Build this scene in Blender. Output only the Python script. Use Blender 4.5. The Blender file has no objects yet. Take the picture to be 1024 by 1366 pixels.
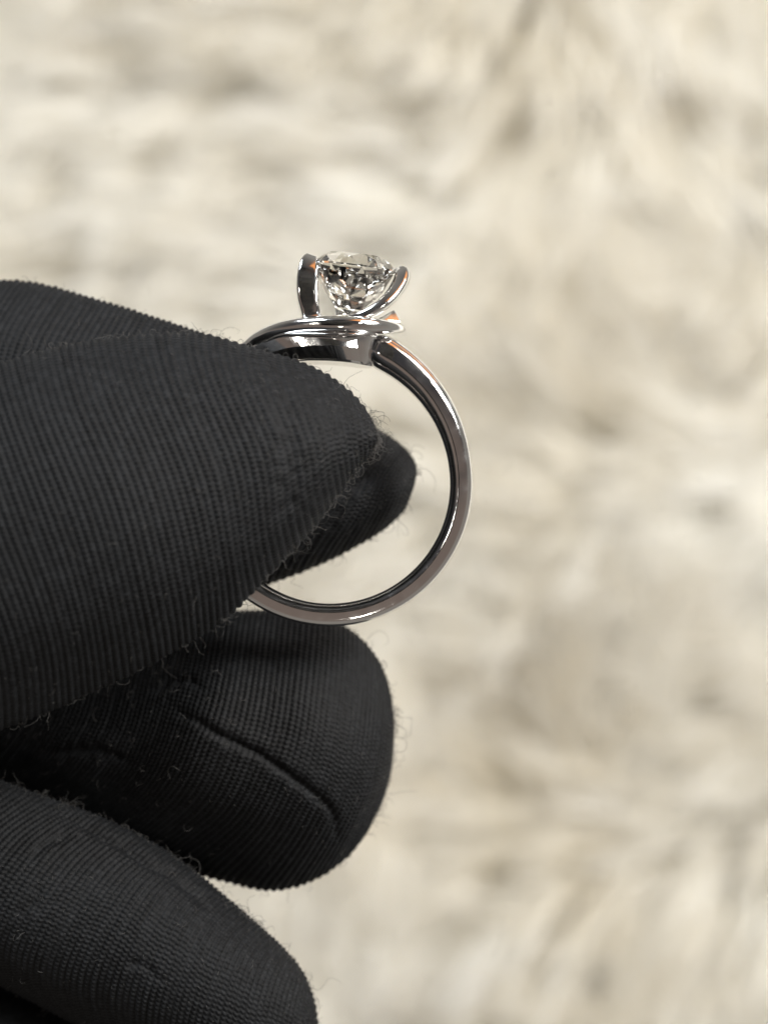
import bpy, bmesh, math
import numpy as np
from mathutils import Vector, Matrix

R = np.random.RandomState(7)
C = bpy.context.scene.collection
sc = bpy.context.scene
PI = math.pi

# ------------------------------------------------------------------ camera (1 unit = 1 cm)
sc.unit_settings.system = 'METRIC'
sc.unit_settings.scale_length = 0.01
DIST = 12.0          # camera height above the plane of the ring
PX = 194.0           # photograph pixels per cm in that plane
cd = bpy.data.cameras.new('camera')
cam = bpy.data.objects.new('camera', cd)
C.objects.link(cam)
cam.location = (0, 0, DIST)
cd.sensor_fit = 'VERTICAL'
cd.sensor_height = 36.0
cd.lens = 36.0 * DIST / (1366.0 / PX)
cd.clip_start = 0.5
cd.clip_end = 500
cd.dof.use_dof = True
cd.dof.focus_distance = DIST - 0.30
cd.dof.aperture_fstop = (cd.lens / 1000.0) / 0.31
sc.camera = cam

# ------------------------------------------------------------------ light of the room
sc.view_settings.view_transform = 'Standard'
sc.view_settings.look = 'None'
sc.view_settings.gamma = 1.0
sc.view_settings.exposure = 0.0
w = bpy.data.worlds.new('World')
sc.world = w
w.use_nodes = True
nt = w.node_tree
nt.nodes.clear()
wo = nt.nodes.new('ShaderNodeOutputWorld')
bg = nt.nodes.new('ShaderNodeBackground')
tc = nt.nodes.new('ShaderNodeTexCoord')
sep = nt.nodes.new('ShaderNodeSeparateXYZ')
rmp = nt.nodes.new('ShaderNodeValToRGB')
mp = nt.nodes.new('ShaderNodeMapRange')
mp.inputs['From Min'].default_value = -1
mp.inputs['From Max'].default_value = 1
nt.links.new(tc.outputs['Generated'], sep.inputs[0])
nt.links.new(sep.outputs['Z'], mp.inputs['Value'])
nt.links.new(mp.outputs[0], rmp.inputs[0])
e = rmp.color_ramp.elements
e[0].position = 0.45; e[0].color = (0.30, 0.28, 0.25, 1)
e[1].position = 0.90; e[1].color = (0.19, 0.148, 0.125, 1)
my = nt.nodes.new('ShaderNodeMapRange')
my.inputs['From Min'].default_value = -0.10; my.inputs['From Max'].default_value = 0.22
my.interpolation_type = 'SMOOTHSTEP'
nt.links.new(sep.outputs['Y'], my.inputs['Value'])
mixw = nt.nodes.new('ShaderNodeMix'); mixw.data_type = 'RGBA'
nt.links.new(my.outputs[0], mixw.inputs['Factor'])
rm2 = nt.nodes.new('ShaderNodeValToRGB')
e2 = rm2.color_ramp.elements
e2[0].position = 0.45; e2[0].color = (0.30, 0.28, 0.25, 1)
e2[1].position = 0.90; e2[1].color = (0.045, 0.043, 0.046, 1)
nt.links.new(mp.outputs[0], rm2.inputs[0])
nt.links.new(rmp.outputs[0], mixw.inputs['A']); nt.links.new(rm2.outputs[0], mixw.inputs['B'])
nt.links.new(mixw.outputs['Result'], bg.inputs[0])
bg.inputs[1].default_value = 0.9
nt.links.new(bg.outputs[0], wo.inputs[0])


def area(name, loc, size, power, col, target=(0, 0, 0), sy=None):
    l = bpy.data.lights.new(name, 'AREA')
    l.energy = power
    l.color = col
    l.size = size
    if sy:
        l.shape = 'RECTANGLE'
        l.size_y = sy
    o = bpy.data.objects.new(name, l)
    o.location = loc
    d = Vector(target) - Vector(loc)
    o.rotation_euler = d.to_track_quat('-Z', 'Y').to_euler()
    C.objects.link(o)
    return o


area('window_light', (37, 25, 26), 22, 46500, (1.0, 0.985, 0.95), (0, 0, -8))
area('side_window_light', (-16, 40, 26), 16, 20000, (0.90, 0.95, 1.0), (0, 0, -6))
area('sparkle_light', (19, 10, 30), 2.2, 900, (1.0, 0.95, 0.86), (0, 0, 0))  # small overhead lights, unseen, added to make the stone sparkle
area('sparkle_light', (-13, 5, 33), 2.0, 700, (1.0, 0.95, 0.86), (0, 0, 0))
area('sparkle_light', (3, -19, 32), 2.0, 600, (1.0, 0.95, 0.86), (0, 0, 0))
area('orange_glint_light', (8.5, 12.0, 6.5), 10.0, 320, (1.0, 0.34, 0.06), (0, 1.2, 0))  # added emitter, stands in for an unseen orange object mirrored in the metal

sc.cycles.use_denoising = True
sc.cycles.max_bounces = 14
sc.cycles.transmission_bounces = 12
sc.cycles.glossy_bounces = 6
sc.cycles.diffuse_bounces = 8
sc.cycles.sample_clamp_indirect = 20.0
sc.cycles.caustics_reflective = False


# ------------------------------------------------------------------ helpers
def P(x, y, z=0.0):
    """photograph pixel at depth z -> scene point"""
    s = (DIST - z) / DIST / PX
    return np.array([(x - 512.0) * s, (683.0 - y) * s, z])


def link(name, me, mat=None, parent=None):
    o = bpy.data.objects.new(name, me)
    C.objects.link(o)
    if mat:
        me.materials.append(mat)
    if parent:
        o.parent = parent
    return o


def mesh_np(name, V, F, smooth=True):
    """F: list/array of equal-sized faces"""
    me = bpy.data.meshes.new(name)
    V = np.ascontiguousarray(V, dtype=np.float32)
    F = np.ascontiguousarray(F, dtype=np.int32)
    n, k = F.shape
    me.vertices.add(len(V))
    me.vertices.foreach_set('co', V.ravel())
    me.loops.add(n * k)
    me.loops.foreach_set('vertex_index', F.ravel())
    me.polygons.add(n)
    me.polygons.foreach_set('loop_start', np.arange(0, n * k, k, dtype=np.int32))
    if smooth:
        me.polygons.foreach_set('use_smooth', np.ones(n, dtype=bool))
    me.update(calc_edges=True)
    me.validate()
    return me


def cr(pts, ts, closed=False):
    """Catmull-Rom through pts (K, ...) at parameters ts (in index units)"""
    pts = np.asarray(pts, float)
    K = len(pts)
    ts = np.asarray(ts, float)
    if closed:
        i = np.floor(ts).astype(int)
        f = ts - i
        g = lambda j: pts[j % K]
        p0, p1, p2, p3 = g(i - 1), g(i), g(i + 1), g(i + 2)
    else:
        i = np.clip(np.floor(ts).astype(int), 0, K - 2)
        f = ts - i
        ext = np.concatenate([[2 * pts[0] - pts[1]], pts, [2 * pts[-1] - pts[-2]]])
        p0, p1, p2, p3 = ext[i], ext[i + 1], ext[i + 2], ext[i + 3]
    f = f.reshape((-1,) + (1,) * (pts.ndim - 1))
    return 0.5 * ((2 * p1) + (-p0 + p2) * f + (2 * p0 - 5 * p1 + 4 * p2 - p3) * f ** 2 + (-p0 + 3 * p1 - 3 * p2 + p3) * f ** 3)


def snoise(X, scale, seed=0, n=5):
    """cheap smooth noise: sum of random plane waves"""
    r = np.random.RandomState(seed)
    o = np.zeros(X.shape[:-1])
    for k in range(n * 3):
        d = r.normal(size=3)
        d *= r.uniform(0.6, 1.6) / np.linalg.norm(d)
        o += np.sin((X @ d) * scale + r.uniform(0, 6.28))
    return o / math.sqrt(n * 3)


def thing(name, label, cat, loc=(0, 0, 0)):
    o = bpy.data.objects.new(name, None)
    o.location = loc
    o.empty_display_size = 0.2
    C.objects.link(o)
    o['label'] = label
    o['category'] = cat
    return o


def nodes(name):
    m = bpy.data.materials.new(name)
    m.use_nodes = True
    t = m.node_tree
    return m, t, t.nodes['Principled BSDF']


# ------------------------------------------------------------------ materials
def mat_fur():
    m, t, b = nodes('cream_fur')
    at = t.nodes.new('ShaderNodeAttribute'); at.attribute_name = 'lock'
    rp = t.nodes.new('ShaderNodeValToRGB')
    el = rp.color_ramp.elements
    el[0].position = 0.0; el[0].color = (0.88, 0.84, 0.75, 1)
    el[1].position = 1.0; el[1].color = (0.96, 0.955, 0.93, 1)
    x = el.new(0.4); x.color = (0.92, 0.893, 0.825, 1)
    t.links.new(at.outputs['Fac'], rp.inputs[0])
    t.links.new(rp.outputs[0], b.inputs['Base Color'])
    b.inputs['Roughness'].default_value = 0.42
    b.inputs['Specular IOR Level'].default_value = 0.6
    tr = t.nodes.new('ShaderNodeBsdfTranslucent')
    t.links.new(rp.outputs[0], tr.inputs[0])
    mx = t.nodes.new('ShaderNodeMixShader'); mx.inputs[0].default_value = 0.6
    out = t.nodes['Material Output']
    t.links.new(b.outputs[0], mx.inputs[1]); t.links.new(tr.outputs[0], mx.inputs[2])
    t.links.new(mx.outputs[0], out.inputs[0])
    return m


def mat_backing():
    m, t, b = nodes('woven_backing')
    n = t.nodes.new('ShaderNodeTexNoise'); n.inputs['Scale'].default_value = 3
    rp = t.nodes.new('ShaderNodeValToRGB')
    rp.color_ramp.elements[0].color = (0.86, 0.82, 0.74, 1)
    rp.color_ramp.elements[1].color = (0.93, 0.90, 0.84, 1)
    t.links.new(n.outputs[0], rp.inputs[0]); t.links.new(rp.outputs[0], b.inputs['Base Color'])
    b.inputs['Roughness'].default_value = 0.9
    return m


def mat_glove():
    m, t, b = nodes('black_knit')
    tcn = t.nodes.new('ShaderNodeTexCoord')
    n = t.nodes.new('ShaderNodeTexNoise'); n.inputs['Scale'].default_value = 26; n.inputs['Detail'].default_value = 5
    t.links.new(tcn.outputs['Object'], n.inputs['Vector'])
    rp = t.nodes.new('ShaderNodeValToRGB')
    rp.color_ramp.elements[0].position = 0.35; rp.color_ramp.elements[0].color = (0.0030, 0.0034, 0.0040, 1)
    rp.color_ramp.elements[1].position = 0.75; rp.color_ramp.elements[1].color = (0.0088, 0.0094, 0.0104, 1)
    t.links.new(n.outputs[0], rp.inputs[0])
    ha = t.nodes.new('ShaderNodeAttribute'); ha.attribute_name = 'heather'
    hm = t.nodes.new('ShaderNodeMapRange'); hm.inputs['To Min'].default_value = 0.6; hm.inputs['To Max'].default_value = 1.7
    t.links.new(ha.outputs['Fac'], hm.inputs['Value'])
    vm = t.nodes.new('ShaderNodeVectorMath'); vm.operation = 'SCALE'
    t.links.new(rp.outputs[0], vm.inputs[0]); t.links.new(hm.outputs[0], vm.inputs['Scale'])
    t.links.new(vm.outputs[0], b.inputs['Base Color'])
    b.inputs['Roughness'].default_value = 0.62
    b.inputs['Specular IOR Level'].default_value = 0.2
    b.inputs['Sheen Weight'].default_value = 0.02
    b.inputs['Sheen Roughness'].default_value = 0.5
    b.inputs['Sheen Tint'].default_value = (0.85, 0.9, 1, 1)
    n2 = t.nodes.new('ShaderNodeTexNoise'); n2.inputs['Scale'].default_value = 130; n2.inputs['Detail'].default_value = 3
    t.links.new(tcn.outputs['Object'], n2.inputs['Vector'])
    bp = t.nodes.new('ShaderNodeBump'); bp.inputs['Strength'].default_value = 0.7; bp.inputs['Distance'].default_value = 0.006
    t.links.new(n2.outputs[0], bp.inputs['Height']); t.links.new(bp.outputs[0], b.inputs['Normal'])
    return m


def mat_lint():
    m, t, b = nodes('lint_fibre')
    b.inputs['Base Color'].default_value = (0.075, 0.072, 0.068, 1)
    b.inputs['Roughness'].default_value = 0.6
    return m


def mat_metal():
    m, t, b = nodes('polished_platinum')
    b.inputs['Base Color'].default_value = (0.83, 0.83, 0.83, 1)
    b.inputs['Metallic'].default_value = 1.0
    tcn = t.nodes.new('ShaderNodeTexCoord')
    n = t.nodes.new('ShaderNodeTexNoise'); n.inputs['Scale'].default_value = 9; n.inputs['Detail'].default_value = 6
    t.links.new(tcn.outputs['Object'], n.inputs['Vector'])
    mr = t.nodes.new('ShaderNodeMapRange')
    mr.inputs['From Min'].default_value = 0.35; mr.inputs['From Max'].default_value = 0.75
    mr.inputs['To Min'].default_value = 0.05; mr.inputs['To Max'].default_value = 0.19
    t.links.new(n.outputs[0], mr.inputs[0]); t.links.new(mr.outputs[0], b.inputs['Roughness'])
    n2 = t.nodes.new('ShaderNodeTexNoise'); n2.inputs['Scale'].default_value = 5
    t.links.new(tcn.outputs['Object'], n2.inputs['Vector'])
    bp = t.nodes.new('ShaderNodeBump'); bp.inputs['Strength'].default_value = 0.25; bp.inputs['Distance'].default_value = 0.01
    t.links.new(n2.outputs[0], bp.inputs['Height']); t.links.new(bp.outputs[0], b.inputs['Normal'])
    return m


def mat_diamond():
    m, t, b = nodes('diamond')
    b.inputs['Base Color'].default_value = (1.0, 0.985, 0.93, 1)
    b.inputs['Transmission Weight'].default_value = 1.0
    b.inputs['IOR'].default_value = 2.25
    b.inputs['Roughness'].default_value = 0.0
    return m


M_FUR, M_BACK, M_KNIT, M_LINT, M_METAL, M_DIA = mat_fur(), mat_backing(), mat_glove(), mat_lint(), mat_metal(), mat_diamond()

# ------------------------------------------------------------------ fur rug
ZR = -22.0
rug = thing('fur_rug', 'cream long pile faux fur rug lying out of focus behind the held ring', 'rug', (0, 0, ZR))
gx, gy = np.meshgrid(np.linspace(-30, 30, 121), np.linspace(-32, 32, 129), indexing='ij')


def hill(x, y):
    X = np.stack([x, y, np.zeros_like(x)], -1)
    return 0.22 * snoise(X, 0.55, 3) + 0.08 * snoise(X, 1.4, 4)


V = np.stack([gx, gy, hill(gx, gy) + 0.35], -1).reshape(-1, 3)
idx = np.arange(121 * 129).reshape(121, 129)
F = np.stack([idx[:-1, :-1], idx[1:, :-1], idx[1:, 1:], idx[:-1, 1:]], -1).reshape(-1, 4)
link('backing', mesh_np('backing', V, F), M_BACK, rug)


def fur():
    NL, NS, SEG = 14000, 11, 4
    hx, hy = 16.0, 18.5
    r = np.random.RandomState(11)
    cx = r.uniform(-hx, hx, NL); cy = r.uniform(-hy, hy, NL)
    X = np.stack([cx, cy, np.zeros(NL)], -1)
    ang = 1.2 * snoise(X, 0.36, 21) + 0.75 * snoise(X, 0.95, 22) + r.normal(0, 0.27, NL) - 1.9
    length = r.uniform(2.2, 4.3, NL)
    lean = np.clip(1.05 + 0.2 * snoise(X, 0.8, 24) + r.normal(0, 0.1, NL), 0.6, 1.35)
    curl = r.normal(0, 0.4, NL)
    lockc = np.clip(0.62 + 0.16 * snoise(X, 0.9, 31) + r.normal(0, 0.16, NL), 0, 1)
    # strands
    rep = lambda a: np.repeat(a, NS)
    n = NL * NS
    rad = r.uniform(0, 1, n) ** 0.5 * 0.42; ra = r.uniform(0, 2 * PI, n)
    ox, oy = rad * np.cos(ra), rad * np.sin(ra)
    A = rep(ang) + r.normal(0, 0.10, n)
    L = rep(length) * r.uniform(0.75, 1.1, n)
    LE = rep(lean) + r.normal(0, 0.08, n)
    CU = rep(curl) + r.normal(0, 0.15, n)
    s = np.linspace(0, 1, SEG + 1)[None, :]
    th = A[:, None] + CU[:, None] * s * 1.2
    el = PI / 2 - LE[:, None] * (0.35 + 1.0 * s)          # falls over towards the tip
    el = np.maximum(el, -0.25)
    dl = L[:, None] / SEG
    dx = np.cos(el) * np.cos(th) * dl; dy = np.cos(el) * np.sin(th) * dl; dz = np.sin(el) * dl
    cum = lambda d: np.concatenate([np.zeros((n, 1)), np.cumsum(d[:, :-1], 1)], 1)
    pinch = 1 - 0.8 * s ** 1.3                              # strands of a lock close to a point
    bx = rep(cx)[:, None] + ox[:, None] * pinch + cum(dx)
    by = rep(cy)[:, None] + oy[:, None] * pinch + cum(dy)
    bz = hill(rep(cx), rep(cy))[:, None] + cum(dz) - 0.1
    px, py = -np.sin(th), np.cos(th)
    wd = 0.036 * (1 - 0.85 * s ** 2) * r.uniform(0.6, 1.3, n)[:, None]
    tw = r.uniform(-0.6, 0.6, n)[:, None]
    a = np.stack([bx - px * wd, by - py * wd, bz - tw * wd], -1)
    b = np.stack([bx + px * wd, by + py * wd, bz + tw * wd], -1)
    V = np.stack([a, b], 2).reshape(-1, 3)
    base = (np.arange(n) * (SEG + 1) * 2)[:, None] + np.arange(SEG)[None, :] * 2
    F = np.stack([base, base + 1, base + 3, base + 2], -1).reshape(-1, 4)
    me = mesh_np('fur', V, F)
    at = me.attributes.new('lock', 'FLOAT', 'POINT')
    col = np.repeat(np.clip(rep(lockc) + r.normal(0, 0.07, n), 0, 1), (SEG + 1) * 2)
    at.data.foreach_set('value', col.astype(np.float32))
    o = link('fur', me, M_FUR, rug)
    o['kind'] = 'stuff'


fur()

# ------------------------------------------------------------------ gloved hand: lofts through key rings
RIB = 0.0520      # pitch of the knitted rows
ST = 0.033        # pitch of the stitches in a row
allV, allF, allN, allH, nv = [], [], [], [], 0


def ctr_x(ctr, tt):
    """rightmost pixel column that the ring at parameter tt reaches"""
    q = cr(ctr, tt)
    return (q[..., 0] * DIST / (DIST - q[..., 2]) * PX + 512).max(1)


def digit(keys, rib=RIB, nfr=300, seed=0, groove=None, amp=0.0168, step=0.0098, wr=0.023):
    """keys: (five front points top -> bottom in photograph pixels, centre depth, front bulge, back bulge[, power])"""
    global nv
    ctr = []
    for k in keys:
        pts, zc, rf, rb = k[:4]
        pw = k[4] if len(k) > 4 else 0.8
        ring = []
        for j, (x, y) in enumerate(pts):
            ring.append(P(x, y, zc + rf * math.sin(PI * j / 4) ** pw))
        for j in (3, 2, 1):
            x, y = pts[j]
            ring.append(P(x, y, zc - rb * math.sin(PI * j / 4) ** pw))
        ctr.append(ring)
    ctr = np.array(ctr)                                     # K,8,3
    K = len(ctr)
    # along the digit: dense, then resample by arc length of the front middle line
    tt = np.linspace(0, K - 1, (K - 1) * 60 + 1)
    mid = cr(ctr[:, 2], tt)
    al = np.concatenate([[0], np.cumsum(np.linalg.norm(np.diff(mid, axis=0), axis=1))])
    # fine where the camera sees it, coarse beyond the left edge of the picture
    dens = np.where(ctr_x(ctr, tt) > -70, 1.0, 0.2) / step
    cd_ = np.concatenate([[0], np.cumsum(0.5 * (dens[1:] + dens[:-1]) * np.diff(al))])
    nvv = int(cd_[-1])
    sv = np.interp(np.linspace(0, cd_[-1], nvv), cd_, al)
    tv = np.interp(sv, al, tt)
    rings = cr(ctr, tv)                                     # nvv,8,3
    # round the ring: dense in front
    tf = np.linspace(0, 4, nfr)
    tb = np.linspace(4, 8, nfr // 5)[1:-1]
    tu = np.concatenate([tf, tb])
    G = cr(np.swapaxes(rings, 0, 1), tu, closed=True)       # nu,nvv,3
    G = np.swapaxes(G, 0, 1)                                # nvv,nu,3
    dU = np.roll(G, -1, 1) - np.roll(G, 1, 1)
    dV = np.gradient(G, axis=0)
    N = np.cross(dV, dU)
    N /= np.linalg.norm(N, axis=2, keepdims=True) + 1e-9
    if (N[nvv // 2, nfr // 2, 2] < 0):
        N = -N
    # soft wrinkles and slack
    G = G + N * (wr * snoise(G, 3.1, seed + 1) + 0.22 * wr * snoise(G, 7.0, seed + 2))[..., None]
    r = np.random.RandomState(seed + 5)
    seg = np.linalg.norm(np.roll(G, -1, 1) - G, axis=2)
    ua = np.cumsum(seg, 1) - seg
    per = seg.sum(1)
    wob = 0.13 * snoise(G, 5.0, seed + 9)
    vr = sv[:, None] / rib + wob
    row = np.floor(vr).astype(int)
    fv = vr - row
    rows = row.max() - row.min() + 2
    row0 = row.min()
    cnt = np.array([max(6, round(float(np.interp((k + row0 + 0.5) * rib, sv, per)) / ST)) for k in range(rows)])
    ph = r.uniform(0, 1, rows)
    ra = 1 + 0.12 * r.normal(size=rows)
    kk = row - row0
    bu = ua / per[:, None] * cnt[kk] + ph[kk] + 0.45 * np.abs(fv - 0.5) * 2
    prof = 1 - np.abs(2 * fv - 1) ** 2.0
    bead = 0.5 + 0.5 * np.cos(2 * PI * bu)
    bid = (np.floor(bu).astype(int) * 7919 + kk * 104729) % 4096
    brand = r.uniform(0.85, 1.15, 4096)[bid]
    h = prof * (0.52 + 0.48 * bead * brand) * ra[kk]
    fade = np.clip((0.5 + 0.5 * snoise(G, 2.2, seed + 13)) * 0.6 + 0.65, 0.6, 1.15)
    D = amp * h * fade
    G2 = G
    for gi, (gp, depth, wid) in enumerate(groove or []):
        gp3 = cr(np.array([P(x, y, 0)[:2] for x, y in gp]), np.linspace(0, len(gp) - 1, 60))
        # compare in the plane of the ring as the camera sees it
        s = DIST / (DIST - G[..., 2])
        q = G[..., :2] * s[..., None]
        dmin = np.full(q.shape[:2], 9.0); side = np.zeros(q.shape[:2]); tpar = np.zeros(q.shape[:2])
        for i in range(len(gp3) - 1):
            a, b = gp3[i], gp3[i + 1]
            ab = b - a; L2 = ab @ ab
            t = np.clip(((q - a) @ ab) / L2, 0, 1)
            dd = q - (a + t[..., None] * ab)
            d = np.linalg.norm(dd, axis=2)
            m = d < dmin
            sg = np.sign(ab[0] * dd[..., 1] - ab[1] * dd[..., 0])
            dmin = np.where(m, d, dmin); side = np.where(m, sg, side); tpar = np.where(m, (i + t) / 59, tpar)
        front = (N[..., 2] > 0.1)
        taper = np.clip(np.minimum(tpar, 1 - tpar) * 6, 0, 1)
        taper = np.where(tpar > 0.5, np.clip((1 - tpar) * 5, 0, 1), np.clip(tpar * 4, 0, 1))
        sd = dmin * side + 0.25 * wid * snoise(G, 14, seed + 60 + gi)
        g = -depth * np.exp(-(sd / wid) ** 2) + depth * 0.16 * np.exp(-((sd + 2.2 * wid) / (1.6 * wid)) ** 2) + depth * 0.35 * np.exp(-((sd - 2.5 * wid) / (2.0 * wid)) ** 2)
        near = np.exp(-(dmin / (wid * 2.2)) ** 2) * front * taper
        D = D * (1 - 0.25 * near) + g * front * taper
        D += near * 0.005 * snoise(G, 50, seed + 40)
    G2 = G2 + N * D[..., None]
    heather = r.uniform(0, 1, 4096)[bid] ** 1.6 * 0.7 + 0.3 * r.uniform(0, 1, rows)[kk]
    nV, nU = G2.shape[:2]
    V = G2.reshape(-1, 3)
    ids = np.arange(nV * nU).reshape(nV, nU) + nv
    nx = np.roll(ids, -1, 1)
    F = np.stack([ids[:-1], nx[:-1], nx[1:], ids[1:]], -1).reshape(-1, 4)
    caps = []
    for row_, pt in ((0, G2[0].mean(0)), (nV - 1, G2[-1].mean(0))):
        ci = nv + nV * nU + len(caps)
        caps.append(pt)
        a = ids[row_]; b = nx[row_]
        c = np.full_like(a, ci)
        q = np.stack([a, b, c, c], -1)
        capsF.append(np.stack([a, b, c], -1))
    V = np.concatenate([V, np.array(caps)])
    allH.append(np.concatenate([heather.ravel(), [0.5, 0.5]]))
    allV.append(V); allF.append(F)
    allN.append(np.concatenate([N.reshape(-1, 3), np.zeros((2, 3))]))
    nv += len(V)


capsF = []
# thumb, in front of the ring
thumb = [
    (((-300, 450), (-380, 560), (-330, 720), (-270, 900), (-260, 1060)), 0.60, 0.65, 0.65),
    (((-110, 506), (-105, 570), (-60, 705), (0, 870), (10, 968)), 0.62, 0.60, 0.60),
    (((2, 484), (22, 555), (75, 690), (120, 830), (130, 915)), 0.62, 0.58, 0.55),
    (((92, 463), (112, 535), (165, 665), (205, 800), (215, 872)), 0.62, 0.56, 0.50),
    (((178, 449), (200, 520), (250, 640), (280, 760), (285, 832)), 0.60, 0.52, 0.46),
    (((262, 445), (276, 505), (320, 620), (338, 730), (345, 775)), 0.58, 0.47, 0.42),
    (((340, 463), (350, 510), (385, 600), (396, 680), (402, 714)), 0.55, 0.42, 0.38),
    (((405, 483), (420, 530), (438, 590), (446, 635), (447, 658)), 0.50, 0.36, 0.33),
    (((452, 512), (466, 548), (474, 582), (477, 606), (476, 622)), 0.46, 0.26, 0.28),
    (((480, 540), (489, 562), (494, 582), (495, 592), (492, 602)), 0.44, 0.16, 0.20),
    (((494, 568), (497, 575), (500, 582), (500, 587), (498, 590)), 0.43, 0.06, 0.10),
]
digit(thumb, nfr=370, seed=10, rib=0.0485, groove=[([(368, 510), (384, 575), (389, 640), (374, 705)], 0.013, 0.07)])
# bent knuckle of the forefinger showing above the thumb
knuckle = [
    (((-320, 345), (-380, 440), (-410, 530), (-420, 620), (-410, 700)), -0.75, 0.55, 0.6),
    (((-130, 358), (-190, 440), (-220, 520), (-225, 600), (-200, 680)), -0.72, 0.55, 0.6),
    (((-20, 377), (-68, 450), (-95, 525), (-100, 600), (-80, 670)), -0.68, 0.52, 0.6),
    (((52, 384), (8, 450), (-15, 520), (-20, 590), (0, 650)), -0.60, 0.46, 0.55),
    (((130, 402), (92, 462), (72, 520), (70, 575), (85, 625)), -0.50, 0.42, 0.5),
    (((196, 421), (166, 472), (150, 520), (150, 565), (162, 605)), -0.42, 0.40, 0.45),
    (((252, 439), (232, 478), (222, 515), (222, 550), (232, 580)), -0.34, 0.32, 0.4),
    (((292, 455), (282, 480), (276, 505), (276, 530), (284, 552)), -0.30, 0.22, 0.3),
    (((312, 475), (310, 485), (308, 500), (308, 512), (310, 522)), -0.26, 0.08, 0.1),
]
digit(knuckle, nfr=220, seed=20, rib=0.050, wr=0.02)
# index finger, behind the ring, only its tip shows
index = [
    (((-60, 470), (-130, 560), (-190, 650), (-230, 740), (-250, 830)), -1.3, 0.65, 0.6),
    (((170, 500), (130, 560), (85, 640), (45, 730), (20, 800)), -1.0, 0.68, 0.6),
    (((350, 540), (300, 600), (260, 660), (220, 730), (190, 790)), -0.80, 0.62, 0.6),
    (((450, 560), (410, 615), (370, 670), (330, 725), (295, 785)), -0.72, 0.56, 0.6),
    (((500, 574), (465, 622), (430, 672), (392, 725), (362, 773)), -0.70, 0.50, 0.55),
    (((529, 591), (500, 632), (473, 676), (447, 716), (424, 750)), -0.70, 0.42, 0.5),
    (((546, 607), (528, 635), (512, 668), (496, 698), (481, 722)), -0.70, 0.31, 0.4),
    (((554, 621), (545, 640), (536, 662), (527, 682), (517, 700)), -0.70, 0.18, 0.25),
    (((553, 634), (551, 645), (547, 657), (543, 668), (539, 678)), -0.70, 0.06, 0.08),
]
digit(index, nfr=260, seed=30, rib=0.042, wr=0.014, groove=[([(392, 742), (440, 695), (478, 648), (512, 622)], 0.032, 0.035)])
# middle finger, curled under the ring
middle = [
    (((-260, 790), (-320, 860), (-360, 930), (-400, 1000), (-420, 1080)), -2.5, 0.6, 0.6),
    (((-60, 840), (-90, 900), (-120, 960), (-170, 1010), (-220, 1060)), -1.7, 0.62, 0.6),
    (((110, 850), (85, 915), (60, 975), (15, 1030), (-50, 1075)), -1.35, 0.62, 0.6),
    (((215, 832), (195, 910), (172, 985), (128, 1050), (50, 1105)), -1.0, 0.66, 0.6),
    (((300, 817), (285, 900), (262, 985), (218, 1065), (135, 1135)), -0.74, 0.72, 0.6),
    (((370, 817), (362, 900), (344, 995), (300, 1085), (215, 1152)), -0.72, 0.74, 0.6),
    (((428, 824), (425, 910), (410, 1010), (368, 1100), (298, 1175)), -0.72, 0.72, 0.6),
    (((473, 846), (476, 930), (463, 1030), (428, 1112), (372, 1184)), -0.72, 0.62, 0.6),
    (((505, 882), (509, 950), (499, 1040), (470, 1110), (432, 1165)), -0.72, 0.46, 0.5),
    (((522, 920), (525, 965), (518, 1030), (500, 1085), (478, 1128)), -0.72, 0.28, 0.35),
    (((530, 955), (531, 980), (528, 1020), (520, 1055), (510, 1080)), -0.72, 0.10, 0.12),
]
seam_mid = [(225, 938), (262, 962), (300, 984), (342, 1006), (385, 1032), (420, 1058), (444, 1088), (452, 1122)]
digit(middle, nfr=360, seed=50, rib=0.044, groove=[(seam_mid, 0.030, 0.030), ([(200, 930), (222, 912), (250, 908), (272, 918)], 0.016, 0.026), ([(60, 1010), (120, 1000), (180, 1015)], 0.02, 0.03)])
# ring finger
ringf = [
    (((-330, 960), (-370, 1050), (-390, 1140), (-400, 1220), (-400, 1300)), -0.5, 0.5, 0.6),
    (((-120, 1000), (-190, 1070), (-230, 1150), (-250, 1220), (-230, 1290)), -0.42, 0.52, 0.6),
    (((0, 1040), (-70, 1095), (-120, 1165), (-140, 1235), (-105, 1300)), -0.40, 0.55, 0.6),
    (((80, 1066), (12, 1112), (-42, 1185), (-62, 1255), (-15, 1312)), -0.40, 0.58, 0.6),
    (((150, 1094), (85, 1140), (32, 1215), (12, 1285), (52, 1342)), -0.40, 0.60, 0.6),
    (((215, 1134), (160, 1172), (112, 1245), (92, 1318), (122, 1382)), -0.40, 0.60, 0.6),
    (((270, 1172), (226, 1208), (188, 1285), (174, 1355), (195, 1425)), -0.40, 0.60, 0.6),
    (((325, 1218), (292, 1252), (264, 1325), (252, 1395), (268, 1460)), -0.42, 0.56, 0.6),
    (((368, 1258), (346, 1296), (328, 1362), (322, 1425), (334, 1480)), -0.44, 0.48, 0.55),
    (((398, 1296), (386, 1332), (376, 1385), (374, 1430), (382, 1475)), -0.46, 0.36, 0.45),
    (((414, 1335), (409, 1360), (405, 1395), (404, 1425), (408, 1450)), -0.48, 0.20, 0.25),
    (((420, 1370), (419, 1382), (418, 1396), (417, 1410), (417, 1420)), -0.48, 0.06, 0.08),
]
seam_ring = [(60, 1078), (110, 1102), (150, 1124), (190, 1148), (230, 1172), (262, 1196), (285, 1225)]
digit(ringf, nfr=320, seed=70, rib=0.044, groove=[(seam_ring, 0.026, 0.028), ([(165, 1282), (192, 1290), (222, 1312)], 0.013, 0.028), ([(40, 1150), (62, 1128), (95, 1112)], 0.02, 0.025), ([(20, 1225), (45, 1205), (60, 1180)], 0.012, 0.026)])
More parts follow.
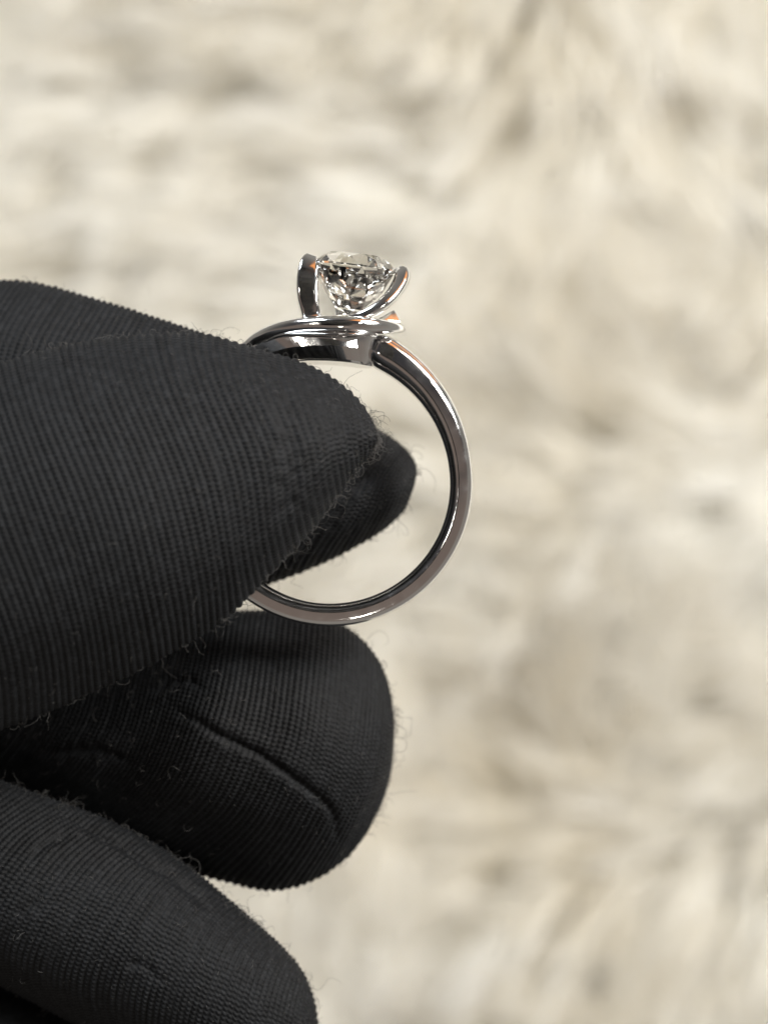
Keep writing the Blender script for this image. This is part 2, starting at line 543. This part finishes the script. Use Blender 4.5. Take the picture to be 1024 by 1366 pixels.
# little finger, mostly below the frame
little = [
    (((-330, 1260), (-360, 1320), (-370, 1380), (-370, 1450), (-360, 1520)), -0.8, 0.5, 0.5),
    (((-60, 1290), (-90, 1345), (-110, 1410), (-110, 1470), (-90, 1540)), -0.8, 0.5, 0.5),
    (((60, 1335), (30, 1385), (10, 1440), (10, 1500), (30, 1560)), -0.8, 0.5, 0.5),
    (((150, 1390), (130, 1430), (115, 1480), (115, 1530), (130, 1580)), -0.8, 0.4, 0.45),
    (((205, 1450), (196, 1480), (190, 1510), (190, 1540), (196, 1570)), -0.8, 0.2, 0.25),
    (((222, 1500), (220, 1510), (219, 1520), (219, 1530), (220, 1540)), -0.8, 0.05, 0.06),
]
digit(little, nfr=200, seed=90)
# palm and wrist beyond the left edge of the picture
palm = [
    (((-1500, 300), (-1500, 550), (-1500, 800), (-1500, 1050), (-1500, 1300)), -0.5, 1.3, 1.3),
    (((-1150, 300), (-1150, 550), (-1150, 800), (-1150, 1050), (-1150, 1300)), -0.5, 1.3, 1.3),
    (((-850, 230), (-850, 500), (-850, 780), (-850, 1100), (-850, 1420)), -0.5, 1.5, 1.4),
    (((-550, 220), (-560, 500), (-560, 780), (-560, 1150), (-540, 1500)), -0.45, 1.5, 1.5),
    (((-330, 300), (-340, 520), (-340, 800), (-340, 1150), (-320, 1500)), -0.45, 1.2, 1.4),
    (((-220, 420), (-220, 600), (-220, 850), (-220, 1150), (-220, 1400)), -0.5, 0.5, 0.8),
]
digit(palm, nfr=200, seed=110, step=0.02, wr=0.03)

hand = thing('gloved_hand', 'hand in a black ribbed knit glove pinching the ring between thumb and forefinger', 'hand', (-6, 0, 0))
V = np.concatenate(allV); Nn = np.concatenate(allN)
off = np.array([6.0, 0, 0])
quads = np.concatenate(allF); tris = np.concatenate(capsF)
me = bpy.data.meshes.new('glove')
me.vertices.add(len(V)); me.vertices.foreach_set('co', (V + off).astype(np.float32).ravel())
li = np.concatenate([quads.ravel(), tris.ravel()]).astype(np.int32)
me.loops.add(len(li)); me.loops.foreach_set('vertex_index', li)
ls = np.concatenate([np.arange(len(quads)) * 4, len(quads) * 4 + np.arange(len(tris)) * 3]).astype(np.int32)
me.polygons.add(len(ls)); me.polygons.foreach_set('loop_start', ls)
me.polygons.foreach_set('use_smooth', np.ones(len(ls), dtype=bool))
me.update(calc_edges=True)
ha = me.attributes.new('heather', 'FLOAT', 'POINT')
ha.data.foreach_set('value', np.concatenate(allH).astype(np.float32))
me.validate()
link('glove', me, M_KNIT, hand)


def fibres(name, seeds, normals, lens, curl, rad, mat, parent, off, seed=0):
    r = np.random.RandomState(seed)
    n = len(seeds); SEG = 8
    d = normals + r.normal(0, 0.55, (n, 3)); d /= np.linalg.norm(d, axis=1, keepdims=True)
    ax = r.normal(size=(n, 3)); ax /= np.linalg.norm(ax, axis=1, keepdims=True)
    p = seeds - normals * 0.01
    pts = [p]
    for k in range(SEG):
        ax2 = ax + r.normal(0, 0.5, (n, 3))
        d = d + np.cross(ax2, d) * (curl * r.uniform(0.3, 1.5, n))[:, None]
        d /= np.linalg.norm(d, axis=1, keepdims=True)
        p = p + d * (lens / SEG)[:, None]
        pts.append(p)
    pts = cr(np.array(pts), np.linspace(0, SEG, SEG * 2 + 1))      # S,n,3
    S = len(pts)
    T = np.gradient(pts, axis=0); T /= np.linalg.norm(T, axis=2, keepdims=True) + 1e-9
    up = np.array([0.3, 0.2, 0.93])
    A = np.cross(T, up); A /= np.linalg.norm(A, axis=2, keepdims=True) + 1e-9
    B = np.cross(T, A)
    rr = rad * (1 - 0.6 * np.linspace(0, 1, S))[:, None, None]
    ring = np.stack([pts + rr * (math.cos(a) * A + math.sin(a) * B) for a in (0, 2.094, 4.189)], 2)   # S,n,3,3
    ring = np.swapaxes(ring, 0, 1)                                  # n,S,3,3
    V = ring.reshape(-1, 3)
    base = np.arange(n * S * 3).reshape(n, S, 3)
    nx = np.roll(base, -1, 2)
    F = np.stack([base[:, :-1], nx[:, :-1], nx[:, 1:], base[:, 1:]], -1).reshape(-1, 4)
    o = link(name, mesh_np(name, V + off, F), mat, parent)
    o['kind'] = 'stuff'
    return o


# lint: longer loose fibres where the cloth turns away, short ones everywhere
s = DIST / (DIST - V[:, 2])
ix = V[:, 0] * s * PX + 512; iy = 683 - V[:, 1] * s * PX
inf = (ix > -60) & (ix < 640) & (iy > 300) & (iy < 1440)
edge = np.where(inf & (np.abs(Nn[:, 2]) < 0.22))[0]
face = np.where(inf & (Nn[:, 2] > 0.25))[0]
pe = R.choice(edge, 2600); pf = R.choice(face, 2400)
le = 0.03 + R.exponential(0.055, len(pe)); lf = 0.02 + R.exponential(0.03, len(pf))
fibres('lint', np.concatenate([V[pe], V[pf]]), np.concatenate([Nn[pe], Nn[pf]]), np.clip(np.concatenate([le, lf]), 0, 0.33),
       0.75, 0.0017, M_LINT, hand, off, 5)

# ------------------------------------------------------------------ ring
RC = P(440, 645, 0)
RC3 = Vector(RC)
jewel = thing('ring', 'silver ring with swirl setting and clear faceted stone, held in gloved fingers', 'ring', tuple(RC))


def loc(p):
    return np.asarray(p) - RC


def sweep(name, path, sections, parent, closed_section=True, mat=None, caps=True):
    """path: (S,3) points; sections: (S,M,2) offsets (in-plane normal, depth). Path lies near the plane of the ring."""
    path = np.asarray(path, float)
    T = np.gradient(path, axis=0); T /= np.linalg.norm(T, axis=1, keepdims=True)
    Z = np.array([0, 0, 1.0])
    Nn_ = np.cross(T, Z); Nn_ /= np.linalg.norm(Nn_, axis=1, keepdims=True)
    B = np.cross(Nn_, T)
    V = path[:, None] + sections[..., :1] * Nn_[:, None] + sections[..., 1:] * B[:, None]
    S, Mm = V.shape[:2]
    ids = np.arange(S * Mm).reshape(S, Mm); nx = np.roll(ids, -1, 1)
    F = [tuple(f) for f in np.stack([ids[:-1], nx[:-1], nx[1:], ids[1:]], -1).reshape(-1, 4)]
    if caps:
        F.append(tuple(ids[0])); F.append(tuple(ids[-1][::-1]))
    me = bpy.data.meshes.new(name)
    me.from_pydata([tuple(v) for v in loc(V).reshape(-1, 3)], [], [tuple(int(i) for i in f) for f in F])
    bm = bmesh.new(); bm.from_mesh(me)
    bmesh.ops.recalc_face_normals(bm, faces=bm.faces)
    for f in bm.faces:
        f.smooth = len(f.verts) < 5
    bm.to_mesh(me); bm.free()
    return link(name, me, mat or M_METAL, parent)


def superell(M, a, b, p=2.0, off=0.0):
    t = np.linspace(0, 2 * PI, M, endpoint=False)
    c, s_ = np.cos(t), np.sin(t)
    return np.stack([np.sign(c) * np.abs(c) ** (2 / p) * a + off, np.sign(s_) * np.abs(s_) ** (2 / p) * b], -1)


# profile of the band: (0..1 from inner to outer face, depth fraction), smooth comfort-fit inner edge, flat side, domed outside
prof = np.array([(0.0, 0.0), (0.02, 0.45), (0.10, 0.72), (0.22, 0.88), (0.33, 0.955), (0.38, 0.97), (0.42, 0.965), (0.60, 0.928), (0.74, 0.883), (0.82, 0.79), (0.90, 0.68), (0.97, 0.38), (1.0, 0.0)])
pp = cr(prof, np.linspace(0, len(prof) - 1, 37))
prof_full = np.concatenate([pp, pp[1:-1][::-1] * [1, -1]])


def band():
    n = 260
    th = np.radians(np.linspace(74.5, -244, n))          # from the right shoulder, under, up to the left shoulder
    deg = np.degrees(th)
    up = np.clip((deg - 5) / 66.0, 0, 1)
    upl = np.clip((-deg - 185) / 59.0, 0, 1)
    ri = 0.822 + 0.028 * up ** 2
    ro = 0.982 + 0.125 * up ** 1.5 + 0.11 * upl ** 1.5
    hw = 0.105 + 0.075 * up ** 1.3 + 0.06 * upl
    rm = (ri + ro) / 2
    c = RC + np.stack([np.cos(th) * rm, np.sin(th) * rm, np.zeros(n)], -1)
    path = c
    # in-plane normal of sweep() for this direction: T x Z points outward when the angle decreases? use sign check
    T = np.gradient(path, axis=0)
    Nv = np.cross(T, [0, 0, 1.0])
    sgn = np.sign(np.einsum('ij,ij->i', Nv, path - RC))[:, None]
    sec = np.zeros((n, len(prof_full), 2))
    k = (prof_full[None, :, 0] - 0.5) * (ro - ri)[:, None]
    # the shoulder ends round the corner to a blunt faceted end
    sec[..., 0] = k * sgn
    sec[..., 1] = prof_full[None, :, 1] * hw[:, None]
    end = np.clip((deg[:, None] - 63) / 10.0, 0, 1) ** 3
    sec *= (1 - 0.22 * end)[..., None]
    return sweep('band', path, sec, jewel)


band()


def tube(name, pts, ra, rz, p=2.2, n=70, M=28, mat=None, rot=0.0):
    """pts: (px, py, z); ra: half thickness in the picture plane; rz: half depth"""
    q = np.array([P(*a) for a in pts])
    K = len(q); t = np.linspace(0, K - 1, n)
    path = cr(q, t)
    a = cr(np.array(ra, float)[:, None], t)[:, 0]; b = cr(np.array(rz, float)[:, None], t)[:, 0]
    sec = np.stack([superell(M, max(x, 0.002), max(y, 0.002), p) for x, y in zip(a, b)])
    cs, sn = math.cos(rot), math.sin(rot)
    sec = sec @ np.array([[cs, sn], [-sn, cs]])
    return sweep(name, path, sec, jewel, mat=mat)


# gallery bridging the two shoulders below the stone (flat, faceted)
def gallery():
    top = [(318, 478), (345, 461), (375, 451), (410, 447), (450, 447), (485, 448), (503, 450)]
    bot = [(338, 512), (365, 494), (398, 485), (430, 484), (462, 486), (485, 489), (496, 490)]
    hw = [0.12, 0.17, 0.22, 0.25, 0.26, 0.19, 0.12]
    K = len(top); t = np.linspace(0, K - 1, 60)
    tp = cr(np.array(top, float), t); bt = cr(np.array(bot, float), t); h = cr(np.array(hw)[:, None], t)[:, 0]
    sec = np.array([(0, 0), (0.0, 0.86), (0.06, 0.97), (0.5, 1.0), (0.92, 0.80), (1.0, 0.70), (1.0, 0), (1.0, -0.7), (0.92, -0.80), (0.5, -1.0), (0.06, -0.97), (0.0, -0.86)])
    V = []
    for a, b, hh in zip(tp, bt, h):
        for u, z in sec:
            x, y = a + (b - a) * u
            v = P(x, y, 0); v[2] = z * hh
            V.append(loc(v))
    M = len(sec); S = len(t)
    ids = np.arange(S * M).reshape(S, M); nx = np.roll(ids, -1, 1)
    F = [tuple(int(i) for i in f) for f in np.stack([ids[:-1], nx[:-1], nx[1:], ids[1:]], -1).reshape(-1, 4)]
    F += [tuple(int(i) for i in ids[0]), tuple(int(i) for i in ids[-1][::-1])]
    me = bpy.data.meshes.new('gallery')
    me.from_pydata([tuple(v) for v in V], [], F)
    bm = bmesh.new(); bm.from_mesh(me)
    bmesh.ops.recalc_face_normals(bm, faces=bm.faces)
    for f in bm.faces:
        f.smooth = len(f.verts) < 5
    for ed in bm.edges:
        if len(ed.link_faces) == 2 and ed.calc_face_angle(0) > 0.45:
            ed.smooth = False
    bm.to_mesh(me); bm.free()
    link('gallery', me, M_METAL, jewel)


gallery()
# swirl: the left shoulder sweeping over the gallery in front of the stone
tube('swirl', [(322, 478, 0.0), (340, 457, 0.06), (366, 443, 0.16), (400, 435, 0.23), (440, 433, 0.26), (480, 434, 0.24), (510, 436, 0.15), (528, 438, 0.04), (537, 440, -0.04)],
     [0.055, 0.056, 0.056, 0.056, 0.058, 0.056, 0.048, 0.036, 0.016], [0.07, 0.075, 0.08, 0.08, 0.085, 0.08, 0.07, 0.05, 0.02], p=2.6)
tube('swirl_edge', [(345, 461, 0.12), (370, 449, 0.22), (400, 446, 0.28), (440, 446, 0.31), (475, 446, 0.29), (500, 446, 0.20)],
     [0.006, 0.010, 0.011, 0.011, 0.012, 0.008], [0.02, 0.03, 0.03, 0.03, 0.03, 0.02], p=2.0)
# far arm of the swirl, ending in a flared leaf that mirrors the added orange light
tube('swirl_leaf', [(478, 434, 0.06), (496, 431, 0.04), (509, 428, 0.02), (520, 425, -0.01), (529, 423, -0.04)],
     [0.02, 0.022, 0.026, 0.042, 0.056], [0.04, 0.03, 0.02, 0.014, 0.012], p=3.0, rot=0.33)
# claws
tube('prong', [(416, 432, 0.04), (413, 414, 0.05), (410, 394, 0.06), (409, 372, 0.06), (411, 354, 0.04), (414, 344, 0.01)],
     [0.056, 0.064, 0.074, 0.072, 0.062, 0.040], [0.06, 0.07, 0.075, 0.07, 0.06, 0.04], p=7.0, M=48, rot=-0.10)
tube('prong_rail', [(430, 430, 0.08), (424, 412, 0.10), (421, 392, 0.10), (422, 370, 0.08), (425, 354, 0.04), (430, 347, -0.02)],
     [0.012, 0.014, 0.016, 0.018, 0.022, 0.018], [0.05, 0.05, 0.05, 0.05, 0.04, 0.03], p=2.2)
tube('prong', [(446, 431, 0.16), (470, 425, 0.20), (494, 416, 0.21), (516, 401, 0.17), (531, 382, 0.09), (537, 366, 0.02), (531, 360, -0.03)],
     [0.018, 0.026, 0.034, 0.042, 0.050, 0.050, 0.030], [0.03, 0.03, 0.035, 0.04, 0.045, 0.05, 0.03], p=3.2, M=40, rot=0.25)
tube('prong', [(455, 432, -0.16), (452, 412, -0.22), (448, 385, -0.30), (450, 360, -0.34), (455, 348, -0.32)],
     [0.03, 0.032, 0.036, 0.036, 0.02], [0.03, 0.035, 0.036, 0.036, 0.02])
# cup the point of the stone sits in
tube('cup', [(418, 428, -0.02), (440, 428, 0.0), (470, 427, 0.0), (500, 427, -0.02)], [0.012, 0.03, 0.03, 0.012], [0.10, 0.17, 0.17, 0.08], p=2.2)


def stone():
    bm = bmesh.new()
    Rr = 0.284; hc = 0.085; hg = 0.005; hp = 0.355
    def ring(n, r, z, o):
        for k in range(n):
            a = 2 * PI * (k + o) / n
            x, y = r * math.cos(a), r * math.sin(a) * 1.12
            bm.verts.new((x, y, z))
    ring(8, Rr * 0.62, hc, 0)
    ring(8, Rr * 0.84, hc * 0.62, 0.5)
    ring(16, Rr, hg, 0); ring(16, Rr, -hg, 0)
    ring(8, Rr * 0.74, -hp * 0.45, 0.5)
    ring(8, Rr * 0.36, -hp * 0.82, 0.0)
    bm.verts.new((0, 0, -hp))
    r = bmesh.ops.convex_hull(bm, input=bm.verts)
    bmesh.ops.delete(bm, geom=[g for g in r['geom_interior'] if isinstance(g, bmesh.types.BMVert)], context='VERTS')
    bmesh.ops.dissolve_limit(bm, angle_limit=0.02, verts=bm.verts, edges=bm.edges)
    bmesh.ops.recalc_face_normals(bm, faces=bm.faces)
    # stone axis: local +z -> picture up, leaning right
    rot = Matrix.Rotation(math.radians(-7), 4, 'Z') @ Matrix.Rotation(math.radians(-90 + 5), 4, 'X') @ Matrix.Rotation(0.2, 4, 'Z')
    bm.transform(rot)
    me = bpy.data.meshes.new('diamond'); bm.to_mesh(me); bm.free()
    o = link('diamond', me, M_DIA, jewel)
    o.location = Vector(P(473, 356, 0.0)) - RC3
    return o


stone()

# ------------------------------------------------------------------ the phone that takes the picture (mirrored in the polished metal)
def phone():
    m, t, b = nodes('black_phone_glass')
    b.inputs['Base Color'].default_value = (0.012, 0.012, 0.014, 1)
    b.inputs['Roughness'].default_value = 0.25
    bm = bmesh.new()
    bmesh.ops.create_cube(bm, size=1)
    bm.transform(Matrix.Diagonal((7.4, 15.0, 0.8, 1)))
    bmesh.ops.bevel(bm, geom=[e_ for e_ in bm.edges if abs((e_.verts[0].co - e_.verts[1].co).z) > 0.5], offset=0.9, segments=6, affect='EDGES')
    bmesh.ops.bevel(bm, geom=[e_ for e_ in bm.edges if e_.calc_face_angle(0) > 1.2], offset=0.12, segments=2, affect='EDGES')
    r = bmesh.ops.create_cone(bm, cap_ends=True, segments=32, radius1=0.75, radius2=0.75, depth=0.2, matrix=Matrix.Translation((0, -5.4, -0.49)))
    me = bpy.data.meshes.new('phone'); bm.to_mesh(me); bm.free()
    o = link('phone', me, m)
    o.location = (0, 5.4, DIST + 0.75)
    o['label'] = 'black phone taking the photograph, mirrored dimly in the polished ring'
    o['category'] = 'phone'


phone()
